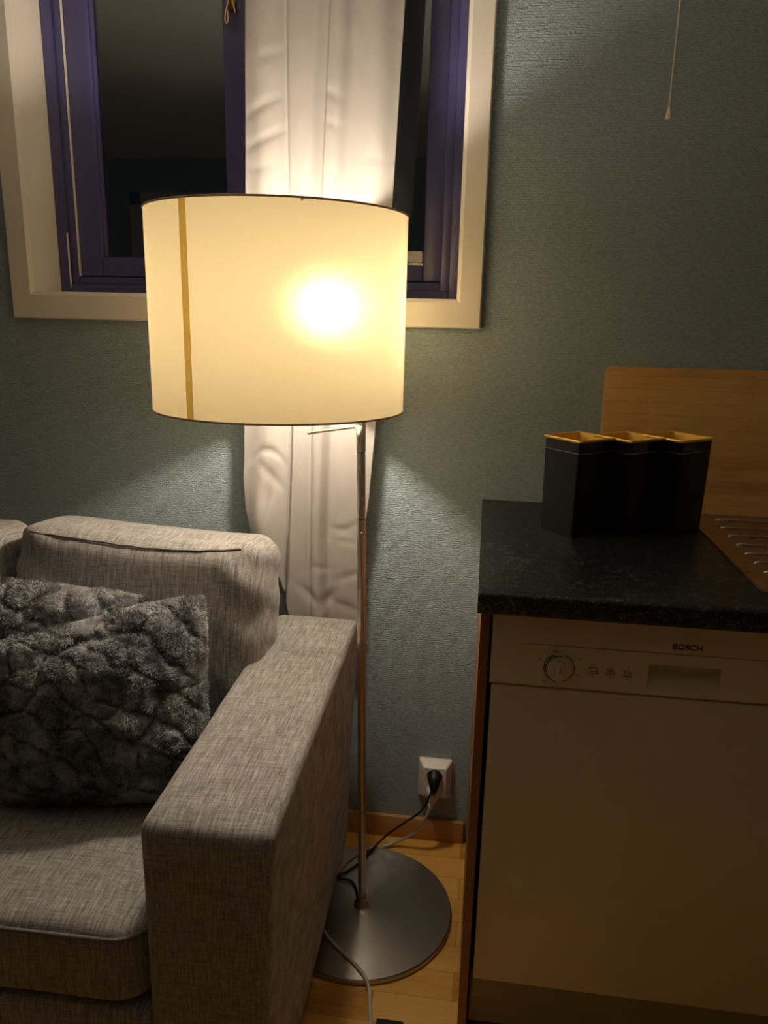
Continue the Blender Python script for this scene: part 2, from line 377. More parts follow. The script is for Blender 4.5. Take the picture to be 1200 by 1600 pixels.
# ------------------------------------------------------------------ curtain
def lerp_tab(tab,z):
    if z<=tab[0][0]: return tab[0][1]
    for (a,va),(b,vb) in zip(tab,tab[1:]):
        if z<=b:
            t=(z-a)/(b-a); t=t*t*(3-2*t); return va+(vb-va)*t
    return tab[-1][1]
Ltab=[(.60,-.425),(.70,-.452),(.80,-.513),(.86,-.530),(.93,-.5355),(1.0,-.532),(1.2,-.528),(1.5,-.518),(1.9,-.508),(2.3,-.50)]
Rtab=[(.60,-.266),(.80,-.262),(.885,-.247),(1.065,-.234),(1.5,-.209),(1.9,-.193),(2.3,-.18)]
bm=bmesh.new(); NU,NV=190,230; G=[]
def lin(z,pts):
    if z<=pts[0][0]: return pts[0][1]
    for (a,va),(b,vb) in zip(pts,pts[1:]):
        if z<=b: return va+(vb-va)*(z-a)/(b-a)
    return pts[-1][1]
def sst(e0,e1,x):
    t=min(1,max(0,(x-e0)/(e1-e0))); return t*t*(3-2*t)
def fold(u_,z,x):
    y=0; up=sst(1.05,1.5,z); lo=1-up
    # below the shade: a flat pleated panel standing forward between two creases
    c1=lin(z,((.6,-.443),(.85,-.428),(1.1,-.418))); c2=lin(z,((.6,-.379),(1.1,-.374))); c3=lin(z,((.6,-.345),(.8,-.350),(1.1,-.341)))
    y+=lo*(-.013*sst(c1-.001,c1+.006,x)*(1-sst(c3-.008,c3+.010,x)) + .0045*math.exp(-((x-c1+.002)/.0035)**2)
        + .004*math.exp(-((x-c2)/.0025)**2) - .010*math.exp(-((x-(c2+c3)/2)/.016)**2) + .004*math.exp(-((x-c3-.012)/.012)**2))
    y-=lo*.012*math.exp(-((x-c1+.05)/.035)**2)
    # above: overlapping folds, the right one stepping forward
    k=lin(z,((1.4,-.362),(1.9,-.338)))
    y+=up*(.016*sst(k-.030,k-.003,x)*(1-sst(k-.003,k+.004,x)) - .012*sst(k-.003,k+.004,x)*(1-sst(k+.02,k+.055,x)) + .003*math.exp(-((x-k-.045)/.012)**2))
    y+=up*(.003*math.exp(-((x+.425)/.003)**2) - .010*math.exp(-((x+.46)/.035)**2) - .008*math.exp(-((x-k-.09)/.035)**2)+.0035*math.sin(x*75+z*2))
    # billow low on the left and soft creases
    y-=.018*math.exp(-((z-.83)/.10)**2-((x+.49)/.035)**2)
    y+=.0045*math.exp(-((z-.955+.9*(x+.48))/.014)**2-((x+.47)/.028)**2)
    y+=.007*math.exp(-((z-1.0+.2*(x+.47)+18*(x+.47)**2)/.007)**2-((x+.475)/.035)**2)
    y+=.010*math.exp(-((x+.478-.18*(z-.9))/.012)**2-((z-.90)/.045)**2)
    for (cz,cx,wz,wx,sl,a_) in((.835,-.275,.007,.05,.35,.0028),(.82,-.30,.006,.05,-.25,.0026),(.795,-.28,.006,.05,-.12,.0022),(.715,-.285,.008,.04,.40,.0035),(.735,-.355,.006,.02,-.35,.0028),(.655,-.34,.016,.02,.9,.005),(.665,-.375,.014,.03,-.7,.004),(.64,-.30,.01,.04,-.3,.003),
      (1.70,-.475,.008,.035,.45,.0035),(1.64,-.47,.007,.045,.40,.0035),(1.72,-.335,.007,.022,-.45,.0028),(1.665,-.335,.006,.025,-.40,.0025),(1.60,-.245,.006,.03,-.1,.0015),(1.79,-.46,.007,.03,.3,.002),(1.585,-.48,.006,.03,.05,.002)):
        y+=a_*math.exp(-((z-cz-sl*(x-cx))/wz)**2-((x-cx)/wx)**2)
    y+=.0022*noise.noise(Vector((x*16,z*7,1)))+.0007*noise.noise(Vector((x*50,z*26,3)))
    return y
for j in range(NV+1):
    z=.575+(2.32-.575)*j/NV; L=lin(z,Ltab); Rr=lin(z,Rtab); row=[]
    for i in range(NU+1):
        u_=i/NU; row.append(bm.verts.new((L+(Rr-L)*u_, -.054+fold(u_,z,L+(Rr-L)*u_), z)))
    G.append(row)
for j in range(NV):
    for i in range(NU): bm.faces.new((G[j][i],G[j][i+1],G[j+1][i+1],G[j+1][i]))
cu_=obj('curtain',bm,M_CURT,None,True)
for v in cu_.data.vertices: v.co.y=min(v.co.y,-.0245)
cu_.modifiers.new('thickness','SOLIDIFY').thickness=.0012
tag(cu_,'long white curtain hanging before the window, its lower end behind the sofa arm','curtain')
bm=bmesh.new(); tube(bm,[(-1.25,-.06,2.335),(.15,-.06,2.335)],.011,16)
cr_=obj('curtain_rod',bm,M_STEEL,None,True); tag(cr_,'steel curtain rod above the window, outside the frame','curtain rod')
for x in(-1.15,.05): nbox('bracket',x-.01,x+.01,-.06,0,2.325,2.345,M_STEEL,cr_)

# ------------------------------------------------------------------ floor lamp
lamp=empty('floor_lamp',(-.214,-.27,0)); tag(lamp,'floor lamp with lit cream drum shade, steel pole and round base','floor lamp')
LP=Matrix.Translation((.214,.27,0))
def lp(o): o.matrix_parent_inverse=LP; return o
BC=(-.2125,-.272)
bm=bmesh.new(); lathe(bm,[(0,.0005),(.197,.0005),(.200,.003),(.200,.0105),(.1975,.0132),(.15,.0146),(.06,.0165),(.02,.0175),(0,.0175)],0,0,160,False)
b_=obj('base',bm,M_BASE,lamp,autosmooth=40); b_.location=(BC[0],BC[1],0); lp(b_)
bm=bmesh.new(); lathe(bm,[(.019,.0165),(.0185,.021),(.014,.028),(.0105,.036),(.0092,.048)],BC[0],BC[1],40,True); lp(obj('collar',bm,M_STEEL,lamp,True))
PT=Vector((-.2345,-.272,1.30)); PB=Vector((BC[0],BC[1],.02))
def pole_at(z): return PB+(PT-PB)*((z-.02)/1.28)
bm=bmesh.new(); tube(bm,[pole_at(.02),pole_at(.4),pole_at(.912)],.0086,28); lp(obj('pole',bm,M_STEEL,lamp,autosmooth=40))
bm=bmesh.new(); tube(bm,[pole_at(.914),pole_at(1.042)],.0082,28); s_=lp(obj('pole_sleeve',bm,M_STEEL,lamp,autosmooth=40))
bm=bmesh.new(); tube(bm,[pole_at(1.044),pole_at(1.435)],.0088,28); lp(obj('upper_pole',bm,M_STEEL,lamp,autosmooth=40))
for za,zb,rj in((.908,.917,.0078),(1.040,1.046,.0076)):
    bm=bmesh.new(); tube(bm,[pole_at(za),pole_at(zb)],rj,24); lp(obj('joint_ring',bm,M_BLKPL,lamp,autosmooth=40))
bm=bmesh.new(); bmesh.ops.create_uvsphere(bm,u_segments=12,v_segments=8,radius=.0022,matrix=Matrix.Translation(pole_at(.885)+Vector((.002,-.0085,0)))); lp(obj('screw',bm,M_STEEL,lamp,True))
bm=bmesh.new(); h0=pole_at(1.092)+Vector((-.004,-.004,0)); tube(bm,[h0,h0+Vector((-.012,-.003,-.0005)),Vector((-.327,-.292,1.079))],.0029,14)
bmesh.ops.create_uvsphere(bm,u_segments=12,v_segments=8,radius=.0036,matrix=Matrix.Translation((-.327,-.292,1.079)))
hd=lp(obj('tilt_handle',bm,M_STEEL,lamp,True))
bm=bmesh.new(); q=pole_at(1.095)+Vector((-.003,-.0065,0)); tube(bm,[q,q+Vector((0,0,-.045))],.007,14,radf=lambda t:.0072*(1-.75*t)); lp(obj('handle_wedge',bm,M_STEEL,lamp,True))
SX,SY,SR,SZ0,SZ1=-.3769,-.31,.2279,1.1265,1.4634
A0,A1=math.radians(-115.6),math.radians(-111.9)
bm=bmesh.new(); n=200; ring=[]
for k in range(n):
    a=2*PI*k/n; ring.append([bm.verts.new((SX+SR*math.cos(a),SY+SR*math.sin(a),SZ0+(SZ1-SZ0)*j/12)) for j in range(13)])
for k in range(n):
    for j in range(12): bm.faces.new((ring[k][j],ring[(k+1)%n][j],ring[(k+1)%n][j+1],ring[k][j+1]))
sh=lp(obj('lamp_shade',bm,M_SHADE,lamp,True))
bm=bmesh.new(); rs=SR+.0012; ps=[]
for k in range(9):
    a=A0+(A1-A0)*k/8; ps.append([bm.verts.new((SX+rs*math.cos(a),SY+rs*math.sin(a),z)) for z in(SZ0,SZ1)])
for a,b in zip(ps,ps[1:]): bm.faces.new((a[0],b[0],b[1],a[1]))
sm=obj('shade_seam',bm,M_SHSEAM,sh,True); sm['label']='darker yellow vertical seam strip'
for z,nm in((SZ1,'top_rim'),(SZ0,'bottom_rim')):
    bm=bmesh.new(); pts=[(SX+SR*math.cos(a),SY+SR*math.sin(a),z) for a in[2*PI*k/160 for k in range(161)]]; tube(bm,pts,.0018,8); obj(nm,bm,M_RIM,sh,True)
bm=bmesh.new(); hub=pole_at(1.432)
for deg in(-66,60,178):
    a=math.radians(deg); tube(bm,[hub,(SX+SR*.995*math.cos(a),SY+SR*.995*math.sin(a),SZ1-.004)],.0016,8)
lp(obj('shade_spider',bm,M_STEEL,lamp,True))
BP=Vector((-.318,-.262,1.312))
bm=bmesh.new(); tube(bm,[pole_at(1.235),Vector((BP.x,BP.y,1.235))],.0055,12); lp(obj('bulb_arm',bm,M_STEEL,lamp,True))
bm=bmesh.new(); lathe(bm,[(.010,1.228),(.016,1.236),(.017,1.268),(.014,1.274)],BP.x,BP.y,28,True); lp(obj('bulb_socket',bm,M_WHITE,lamp,autosmooth=40))
bm=bmesh.new(); lathe(bm,[(.0,BP.z-.037),(.012,BP.z-.036),(.014,BP.z-.024)]+[(.030*math.cos(t),BP.z+.030*math.sin(t)) for t in[(-50+140*k/12)*PI/180 for k in range(12)]]+[(0,BP.z+.030)],BP.x,BP.y,28,False); lp(obj('bulb',bm,M_BULB,lamp,True))
# lamp cord (black) with its plug in the socket's upper outlet
bm=bmesh.new(); tube(bm,[(-.072,-.050,.196),(-.082,-.062,.165),(-.10,-.066,.125),(-.135,-.058,.085),(-.175,-.052,.045),(-.203,-.066,.022),(-.222,-.105,.0195),(-.243,-.150,.0200),(-.268,-.183,.0200),(-.284,-.196,.0205),(-.272,-.206,.0215),(-.250,-.209,.0215),(-.236,-.226,.0215),(-.227,-.250,.0215),(-.224,-.262,.024)],.0027,10,8)
lp(obj('power_cord',bm,M_BLKPL,lamp,True))
bm=bmesh.new(); q0=Vector((-.0735,-.020,.1995))
tube(bm,[q0,q0+Vector((0,-.012,0))],.0175,28); tube(bm,[q0+Vector((0,-.010,0)),q0+Vector((0,-.024,-.004)),q0+Vector((.0005,-.032,-.018)),q0+Vector((-.001,-.036,-.034))],.014,20,5,radf=lambda t:.0155*(1-t)**.8+.0042)
lp(obj('plug',bm,M_BLKPL,lamp,True))

# ------------------------------------------------------------------ wall socket
so=empty('wall_socket',(-.073,0,.178)); tag(so,'white double wall socket above the skirting board, between lamp and dishwasher','socket')
def sp(o): o.matrix_parent_inverse=Matrix.Translation((.073,0,-.178)); return o
bm=bmesh.new(); 
def rr_sec(hx,hz,y,rad,cx=-.0735,cz=.179,n=6):
    out=[]
    for (sx,sz,a0) in((1,1,0),(-1,1,90),(-1,-1,180),(1,-1,270)):
        for k in range(n+1):
            a=math.radians(a0+90*k/n); out.append(bm.verts.new((cx+sx*(hx-rad)+rad*math.cos(a),y,cz+sz*(hz-rad)+rad*math.sin(a))))
    return out
secs=[rr_sec(.0415,.0535,-.0008,.006),rr_sec(.0415,.0535,-.006,.006),rr_sec(.0405,.0525,-.0085,.006),rr_sec(.029,.041,-.0275,.005),rr_sec(.0275,.0395,-.0283,.005)]
for a,b in zip(secs,secs[1:]):
    for i in range(len(a)): bm.faces.new((a[i],a[(i+1)%len(a)],b[(i+1)%len(a)],b[i]))
bm.faces.new(secs[-1]); bm.faces.new(secs[0])
sp(obj('cover_plate',bm,M_WHITE,so,autosmooth=25))
for nm,cz,mt in(('outlet',.2000,M_BLKPL),('outlet',.1600,M_WHITE)):
    bm=bmesh.new(); pts=[(-.0735+.0185*math.cos(a),-.0284,cz+.0185*math.sin(a)) for a in[2*PI*k/40 for k in range(41)]]; tube(bm,pts,.0011,8); o_=sp(obj(nm,bm,M_WHITE,so,True))
    bm=bmesh.new(); lathe(bm,[(0,0),(.0180,0),(.0180,.0006),(0,.0006)],0,0,36,False)
    for v in bm.verts: v.co=Vector((-.0735+v.co.x,-.0284-v.co.z,cz+v.co.y))
    sp(obj('outlet_face',bm,mt if mt is M_BLKPL else M_PLINTH,so))

# ------------------------------------------------------------------ white extension cord
ec=empty('extension_cord',(-.078,-.03,0)); tag(ec,'white power cable from the lower socket outlet, crossing the steel lamp base','cable')
def ep(o): o.matrix_parent_inverse=Matrix.Translation((.078,.03,0)); return o
bm=bmesh.new(); tube(bm,[(-.0800,-.049,.136),(-.085,-.054,.110),(-.100,-.055,.075),(-.128,-.052,.040),(-.165,-.050,.014),(-.200,-.068,.008),(-.222,-.088,.0195),(-.258,-.124,.0190),(-.283,-.168,.0185),(-.296,-.215,.0190),(-.310,-.27,.0190),(-.303,-.325,.0190),(-.280,-.364,.0190),(-.246,-.399,.0185),(-.207,-.431,.0180),(-.178,-.460,.0165),(-.164,-.482,.0060),(-.157,-.52,.0045),(-.150,-.56,.0045),(-.152,-.64,.0045),(-.17,-.75,.0045)],.0038,10,8)
ep(obj('cable',bm,M_CORD,ec,True))
bm=bmesh.new(); q0=Vector((-.0735,-.020,.160))
tube(bm,[q0,q0+Vector((0,-.012,0))],.0165,28); tube(bm,[q0+Vector((0,-.010,0)),q0+Vector((-.0005,-.022,-.003)),q0+Vector((-.002,-.027,-.014)),q0+Vector((-.005,-.029,-.026))],.012,20,5,radf=lambda t:.0145*(1-t)**.8+.0055)
tube(bm,[(-.0790,-.0485,.140),(-.0800,-.0492,.128),(-.0815,-.0500,.120)],.0055,14)
ep(obj('plug',bm,M_WHITE,ec,True))
# black power strip whose corner shows at the bottom edge
ps_=empty('power_strip',(-.085,-.60,0)); tag(ps_,'black flat corner of a box on the floor, cut by the bottom edge','power strip')
o_=nbox('housing',-.1385,-.088,-.90,-.556,.0,.024,M_BLKPL,ps_,.002); o_.matrix_parent_inverse=Matrix.Translation((.085,.60,0))
o_.matrix_parent_inverse=Matrix.Translation((.085,.60,0))

# ------------------------------------------------------------------ sofa
sofa=empty('sofa',(-.44,-.105,0),.018); tag(sofa,'grey melange fabric sofa with wide square arm beside the floor lamp','sofa')
SLEN=1.5
def fabric_obj(name,bm,cx,cy,cz,parent=sofa,mat=M_SOFA,rot=(0,0,0),ang=None):
    o=obj(name,bm,mat,parent,True); o.location=(cx,cy,cz); o.rotation_euler=rot; return o
def arm_mesh(sgn):
    bm=softbox(.092,.383,.295,.014,.016,24,20,.003)
    for v in bm.verts:
        if v.co.x*sgn>0: v.co.x-=sgn*.022*(1-(v.co.z+.295)/.59)
    jitter(bm,.0015,9,sgn); return bm
fabric_obj('arm',arm_mesh(1),.092,-.383,.345)
fabric_obj('arm',arm_mesh(-1),-SLEN-.092,-.383,.345)
fabric_obj('back_frame',softbox(SLEN/2,.045,.315,.02,.02,20,8),-SLEN/2+.002,-.045,.385)
bm=softbox(SLEN/2-.002,.33,.13,.01,.01,20,6); fabric_obj('seat_base',bm,-SLEN/2,-.425,.185)
CW=SLEN/3
for k in range(3):
    cx=-CW*(k+.5)
    bm=softbox(CW/2-.004,.335,.066,.055,.022,40,10,.020)
    jitter(bm,.003,7,k)
    sc=fabric_obj('seat_cushion',bm,cx,-.425,.386)
    # piping on the top edge
    pts=[];hx,hy,R=CW/2-.0035,.3355,.055
    for (sx,sy,a0) in((1,1,0),(-1,1,90),(-1,-1,180),(1,-1,270)):
        for q_ in range(9):
            a=math.radians(a0+90*q_/8); pts.append((sx*(hx-R)+(R-.001)*math.cos(a),sy*(hy-R)+(R-.001)*math.sin(a),.053))
    pts.append(pts[0]); bm=bmesh.new(); tube(bm,pts,.0032,8); obj('piping',bm,M_PIPE,sc,True)
def back_cushion(k):
    w_=CW/2+(.002 if k==0 else -.006); hz=.218
    bm=softbox(w_,hz,.088,.045,.040,44,14,.022,.004)
    rotm=Matrix.Rotation(PI/2,3,'X')      # local plan y -> z
    for v in bm.verts:
        x,y,z=v.co; v.co=Vector((x,z,y))   # thickness along y, height along z
        t=(v.co.z+hz)/(2*hz)
        # sagging top edge and pulled side wrinkles
        v.co.z+= t*t*(-.004*(v.co.x/w_) + .008*math.exp(-((v.co.x+w_*.62)/.10)**2) - (.012 if v.co.y<0 else .003)*math.cos(v.co.x/w_*PI*.5))
        s=max(0,(abs(v.co.x)/w_-.55)/.45)
        v.co.y+= .0065*s*math.sin(v.co.z*62+v.co.x*40)*(1 if v.co.y<0 else .3)
        v.co.x+= (1 if v.co.x>0 else -1)*0.0018*s*math.sin(v.co.z*75+v.co.y*30)
        if v.co.y<0: v.co.y-=.012*(1-t)
    jitter(bm,.006,5,10+k)
    return bm,w_,hz
for k in range(3):
    bm,w_,hz=back_cushion(k)
    # seam follows the front top edge of this very mesh
    top=[]
    for i in range(41):
        xx=-w_*.97+2*w_*.97*i/40
        best=None
        for v in bm.verts:
            if v.co.y<0 and v.co.z>0 and abs(v.co.x-xx)<w_*.06:
                s=v.co.z-1.05*v.co.y - abs(v.co.x-xx)*1.0
                if best is None or s>best[0]: best=(s,v.co.copy())
        if best: top.append(Vector((xx,best[1].y-.0005,best[1].z+.0005)))
    sm_=[sum((top[j] for j in range(max(0,i-5),min(len(top),i+6))),Vector())/len(top[max(0,i-5):min(len(top),i+6)]) for i in range(len(top))]
    o=fabric_obj('back_cushion',bm,-CW*(k+.5)+(.026 if k==0 else -.004),-.192,.648,rot=(math.radians(-7),0,math.radians(-1.5 if k==0 else 0)))
    bm=bmesh.new(); tube(bm,[v+Vector((0,-.0012,.0012)) for v in sm_],.0016,6); obj('seam',bm,M_SEAM,o,True)
for x in(-.05,-SLEN+.05,.06,-SLEN-.06):
    for y in(-.06,-.70):
        if abs(x)<.055 or abs(x+SLEN)<.055: continue
        bm=bmesh.new(); lathe(bm,[(.018,0),(.022,.052)],x,y,20,True); obj('leg',bm,M_BLKPL,sofa,autosmooth=30)

# ------------------------------------------------------------------ plush cushions
def pillow(name,label,BL,BR,TR,TL,thick,seed,nblade):
    BL,BR,TR,TL=map(Vector,(BL,BR,TR,TL)); c=(BL+BR+TR+TL)/4
    U=((BR-BL)+(TR-TL))/2; Vv=((TL-BL)+(TR-BR))/2; Nn=U.cross(Vv).normalized()   # toward viewer/up
    if Nn.y>0: Nn=-Nn
    root=empty(name,c); tag(root,label,'cushion',None)
    def crease(a,b):     # diamond lattice of pinched stitching, irregular
        wv=noise.noise(Vector((a*2.2,b*2.2,seed)))*.8+noise.noise(Vector((a*6,b*6,seed)))*.22
        p=(a*.85+b)*2.9+wv; q_=(a*.9-b*.7)*1.7-wv*1.1
        d=min(abs(p-round(p))/1.0,abs(q_-round(q_))/1.0)
        return math.exp(-(d/.085)**2)
    def pt(a,b,s):
        ca,cb=(a+1)/2,(b+1)/2
        # rounded outline
        k=1-.055*(a*a*b*b)+.0*(a*a); sag=1-.02*((1-a*a)*(b*b)+(1-b*b)*(a*a))
        a2,b2=a*k*sag,b*k*sag; ca,cb=(a2+1)/2,(b2+1)/2
        base=BL*(1-ca)*(1-cb)+BR*ca*(1-cb)+TR*ca*cb+TL*(1-ca)*cb
        T=(max(0,1-abs(a)**2.6)*max(0,1-abs(b)**2.6))**.55
        h=thick*(T*.92+.08*min(1,T*4))
        if s>0: h-= .012*crease(a,b)*min(1,T*2); h+=.007*noise.noise(Vector((a*3.5,b*3.5,seed+5)))*min(1,T*2)+.004*noise.noise(Vector((a*11,b*11,seed)))*min(1,T*2)
        return base+Nn*h*s-c
    n=90; bm=bmesh.new(); gr=[math.sin((i/n-.5)*PI)*.5+(i/n-.5)*1.0 for i in range(n+1)]
    F=[[None]*(n+1) for _ in range(n+1)]; Bk=[[None]*(n+1) for _ in range(n+1)]
    for i in range(n+1):
        for j in range(n+1):
            F[i][j]=bm.verts.new(pt(gr[i],gr[j],1))
            Bk[i][j]=F[i][j] if i in(0,n) or j in(0,n) else bm.verts.new(pt(gr[i],gr[j],-1))
    for G_ in(F,Bk):
        for i in range(n):
            for j in range(n):
                q4=[G_[i][j],G_[i+1][j],G_[i+1][j+1],G_[i][j+1]]
                bm.faces.new(q4)
    o=obj('cover',bm,M_FUR,root,True)
    # plush pile: many short blades lying over the cover
    rnd=random.Random(seed); vs=[];fs=[]
    for q_ in range(nblade):
        side=1 if rnd.random()<.8 else -1
        a,b=rnd.uniform(-1,1),rnd.uniform(-1,1)
        if rnd.random()<.16:
            if rnd.random()<.5: a=math.copysign(1-abs(rnd.gauss(0,.02)),a)
            else: b=math.copysign(1-abs(rnd.gauss(0,.02)),b)
        e=.012; p=pt(a,b,side); da=pt(min(1,a+e),b,side)-pt(max(-1,a-e),b,side); db=pt(a,min(1,b+e),side)-pt(a,max(-1,b-e),side)
        nn=da.cross(db)
        if nn.length<1e-12: continue
        nn.normalize()
        if nn.dot(Nn)*side<0: nn=-nn
        if max(abs(a),abs(b))>.97:
            nn=(nn+(p.normalized())*1.2).normalized()
        fl=noise.noise_vector(Vector((a*2.4,b*2.4,seed+9)))+.5*noise.noise_vector(Vector((a*8,b*8,seed+3)))
        d=(nn*.55+fl*1.1+Vector((0,0,-.18))+Vector((rnd.gauss(0,.22),rnd.gauss(0,.22),rnd.gauss(0,.22)))).normalized()
        if d.dot(nn)<.12: d=(d+nn*.35).normalized()
        L=rnd.uniform(.0045,.0095); wd=d.cross(nn); 
        if wd.length<1e-6: continue
        wd=wd.normalized()*rnd.uniform(.00035,.0006); i0=len(vs)
        mid=p+d*L*.55+nn*.0006; tip=p+d*L-nn*.0012
        vs+= [p-wd-nn*.0008,p+wd-nn*.0008,mid+wd*.8,mid-wd*.8,tip]; fs+=[(i0,i0+1,i0+2,i0+3),(i0+3,i0+2,i0+4)]
    me=bpy.data.meshes.new('pile'); me.from_pydata([tuple(v) for v in vs],[],fs); pl=link('pile',me,M_FUR,root,True); pl['kind']='stuff'
    return root
pillow('fur_cushion','dark grey plush cushion in front, propped nearest the sofa arm',(-.800,-.650,.472),(-.437,-.580,.470),(-.479,-.440,.812),(-.838,-.600,.742),.078,3,100000)
pillow('fur_cushion','dark grey plush cushion behind the front one, against the back cushion',(-1.115,-.545,.475),(-.735,-.485,.475),(-.590,-.415,.784),(-1.01,-.440,.812),.060,8,60000)

# ------------------------------------------------------------------ kitchen
X0=.0053
# end panel of the run
ep_=nbox('end_panel',X0+.006,X0+.021,-.575,-.002,.0,.8635,M_PANEL,None,.0008); tag(ep_,'reddish brown wooden end panel at the left of the dishwasher','cabinet panel')
# worktop with rounded front edge and a cut-out for the sink bowl
def worktop():
    xs=[X0,.80,1.18,1.93]; prof=[(-.002,.864),(-.002,.900)]
    fr=[]
    for k in range(7):
        a=math.radians(90+90*k/6); fr.append((-.600+.010*math.cos(a),.890+.010*math.sin(a)))
    for k in range(5):
        a=math.radians(180+90*k/4); fr.append((-.604+.006*math.cos(a),.870+.006*math.sin(a)))
    bm=bmesh.new()
    def slab(x0,x1,pr):
        A=[bm.verts.new((x0,y,z)) for y,z in pr]; B=[bm.verts.new((x1,y,z)) for y,z in pr]; n=len(pr)
        for i in range(n): bm.faces.new((A[i],A[(i+1)%n],B[(i+1)%n],B[i]))
        bm.faces.new(A); bm.faces.new(B)
    slab(xs[0],xs[1],prof+fr); slab(xs[2],xs[3],prof+fr)
    slab(xs[1],xs[2],[(-.49,.864),(-.49,.900)]+fr); slab(xs[1],xs[2],[(-.002,.864),(-.002,.900),(-.12,.900),(-.12,.864)])
    return obj('worktop',bm,M_TOP,None,autosmooth=40)
tag(worktop(),'black speckled laminate worktop over the dishwasher','worktop')
# sink with ribbed drainer
sk=empty('sink',(.93,-.3,.9)); tag(sk,'stainless steel sink drainer with raised ribs, set in the black worktop','sink')
def kp(o): o.matrix_parent_inverse=Matrix.Translation((-.93,.3,-.9)); return o
bm=bmesh.new()
for a in((.4335,.80,-.532,-.052),(1.18,1.30,-.532,-.052),(.80,1.18,-.532,-.49),(.80,1.18,-.12,-.052)): box(bm,a[0],a[1],a[2],a[3],.9002,.9022)
for (x0,y0,x1,y1) in((.4345,-.531,.4345,-.053),(.4345,-.531,1.299,-.531),(.4345,-.053,1.299,-.053)):
    tube(bm,[(x0,y0,.9018),(x1,y1,.9018)],.0024,8)
kp(obj('drainer',bm,M_SINK,sk,autosmooth=35))
for i,(x,y) in enumerate(((.487,-.086),(.476,-.152),(.474,-.212),(.473,-.271),(.472,-.326),(.471,-.379),(.470,-.431),(.469,-.482))):
    bm=bmesh.new(); pts=[(x,y,.8990),(x+.004,y,.9015),(x+.012,y,.9022),(.30+x,y,.9022),(.31+x,y,.8990)]; tube(bm,pts,.0042,14); 
    kp(obj('rib',bm,M_RIB,sk,True))
bm=bmesh.new()
bw=[(.805,.1175),]; 
R_=[]
for (z,ins,rad) in((.9022,0,.03),(.895,.006,.035),(.76,.02,.05),(.745,.045,.06)):
    x0,x1,y0,y1=.80+ins,1.18-ins,-.49+ins,-.12-ins; row=[]
    for (sx,sy,a0) in((1,1,0),(-1,1,90),(-1,-1,180),(1,-1,270)):
        for k in range(7):
            a=math.radians(a0+90*k/6); cx_=(x1-rad if sx>0 else x0+rad); cy_=(y1-rad if sy>0 else y0+rad); row.append(bm.verts.new((cx_+rad*math.cos(a),cy_+rad*math.sin(a),z)))
    R_.append(row)
for a,b in zip(R_,R_[1:]):
    for i in range(28): bm.faces.new((a[i],a[(i+1)%28],b[(i+1)%28],b[i]))
bm.faces.new(R_[-1]); kp(obj('bowl',bm,M_SINK,sk,True))
# dishwasher
DX0,DX1,DY=.0305,.630,-.577
dw=empty('dishwasher',(.33,-.3,0)); tag(dw,'off-white built-in dishwasher with dial and handle recess under the black worktop','dishwasher')
def dp(o): o.matrix_parent_inverse=Matrix.Translation((-.33,.3,0)); return o
dp(nbox('body',DX0+.004,DX1-.004,-.553,-.03,.10,.858,M_PLINTH,dw))
dp(nbox('door',DX0+.003,DX1,DY+.002,-.554,.160,.7345,M_DISH,dw,.003))
HX0,HX1,HZ0,HZ1=.2705,.3765,.7480,.7900
bm=bmesh.new(); y0,y1=DY,-.554; T0,T1=.7385,.862
for a in((DX0,HX0,T0,T1),(HX1,DX1,T0,T1),(HX0,HX1,T0,HZ0),(HX0,HX1,HZ1,T1)): box(bm,a[0],a[1],y0,y1,a[2],a[3])
bmesh.ops.remove_doubles(bm,verts=bm.verts,dist=1e-5)
cpnl=dp(obj('control_panel',bm,M_DISHP,dw))
# handle recess: dark upper throat, light sloping lower lip
bm=bmesh.new(); S=[(y0+.0005,HZ0),(y0+.004,HZ0+.008),(y0+.018,HZ0+.018),(y0+.022,HZ1-.006),(y0+.022,HZ1)]
A=[bm.verts.new((HX0,y,z)) for y,z in S]; B=[bm.verts.new((HX1,y,z)) for y,z in S]
for i in range(len(S)-1): bm.faces.new((A[i],A[i+1],B[i+1],B[i]))
hr=obj('handle_recess',bm,M_DISHP,cpnl,True); 
def ink(name,boxes,parent,y=DY,mat=M_INK,th=.0004):
    bm=bmesh.new()
    for (x0,x1,z0,z1) in boxes: box(bm,x0,x1,y-th,y+.0002,z0,z1)
    return obj(name,bm,mat,parent)
ink('groove',[(.073,DX1,.8085,.8093)],cpnl,mat=plain('groove shadow line',(.20,.17,.12),.7))
KX,KZ=.1365,.7715
bm=bmesh.new(); lathe(bm,[(0,0),(.0195,0),(.0195,.004),(.0185,.0075),(.0175,.0085),(0,.0085)],0,0,48,False)
for v in bm.verts: v.co=Vector((KX+v.co.x,DY-v.co.z,KZ+v.co.y))
kn=obj('dial',bm,M_DISHP,cpnl,autosmooth=35)
bm=bmesh.new(); box(bm,KX-.0055,KX+.0055,DY-.017,DY-.008,KZ-.0165,KZ+.0165,.0025,3); obj('dial_grip',bm,M_DISHP,kn,autosmooth=35)
ink('dial_mark',[(KX-.0006,KX+.0006,KZ-.003,KZ+.0085)],kn,DY-.017)
def arc(cx,cz,R,a0,a1,y,wd=.0006,n=40):
    bm_=bmesh.new()
    tube(bm_,[(cx+R*math.cos(math.radians(a0+(a1-a0)*k/n)),y,cz+R*math.sin(math.radians(a0+(a1-a0)*k/n))) for k in range(n+1)],wd,6); return bm_
obj('dial_scale',arc(KX,KZ,.0232,112,255,DY-.0002),M_INK,cpnl,True); obj('dial_scale',arc(KX,KZ,.0232,-72,72,DY-.0002),M_INK,cpnl,True)
obj('dial_shadow_ring',arc(KX,KZ,.0201,80,240,DY-.0004,.0007),M_INK,cpnl,True)
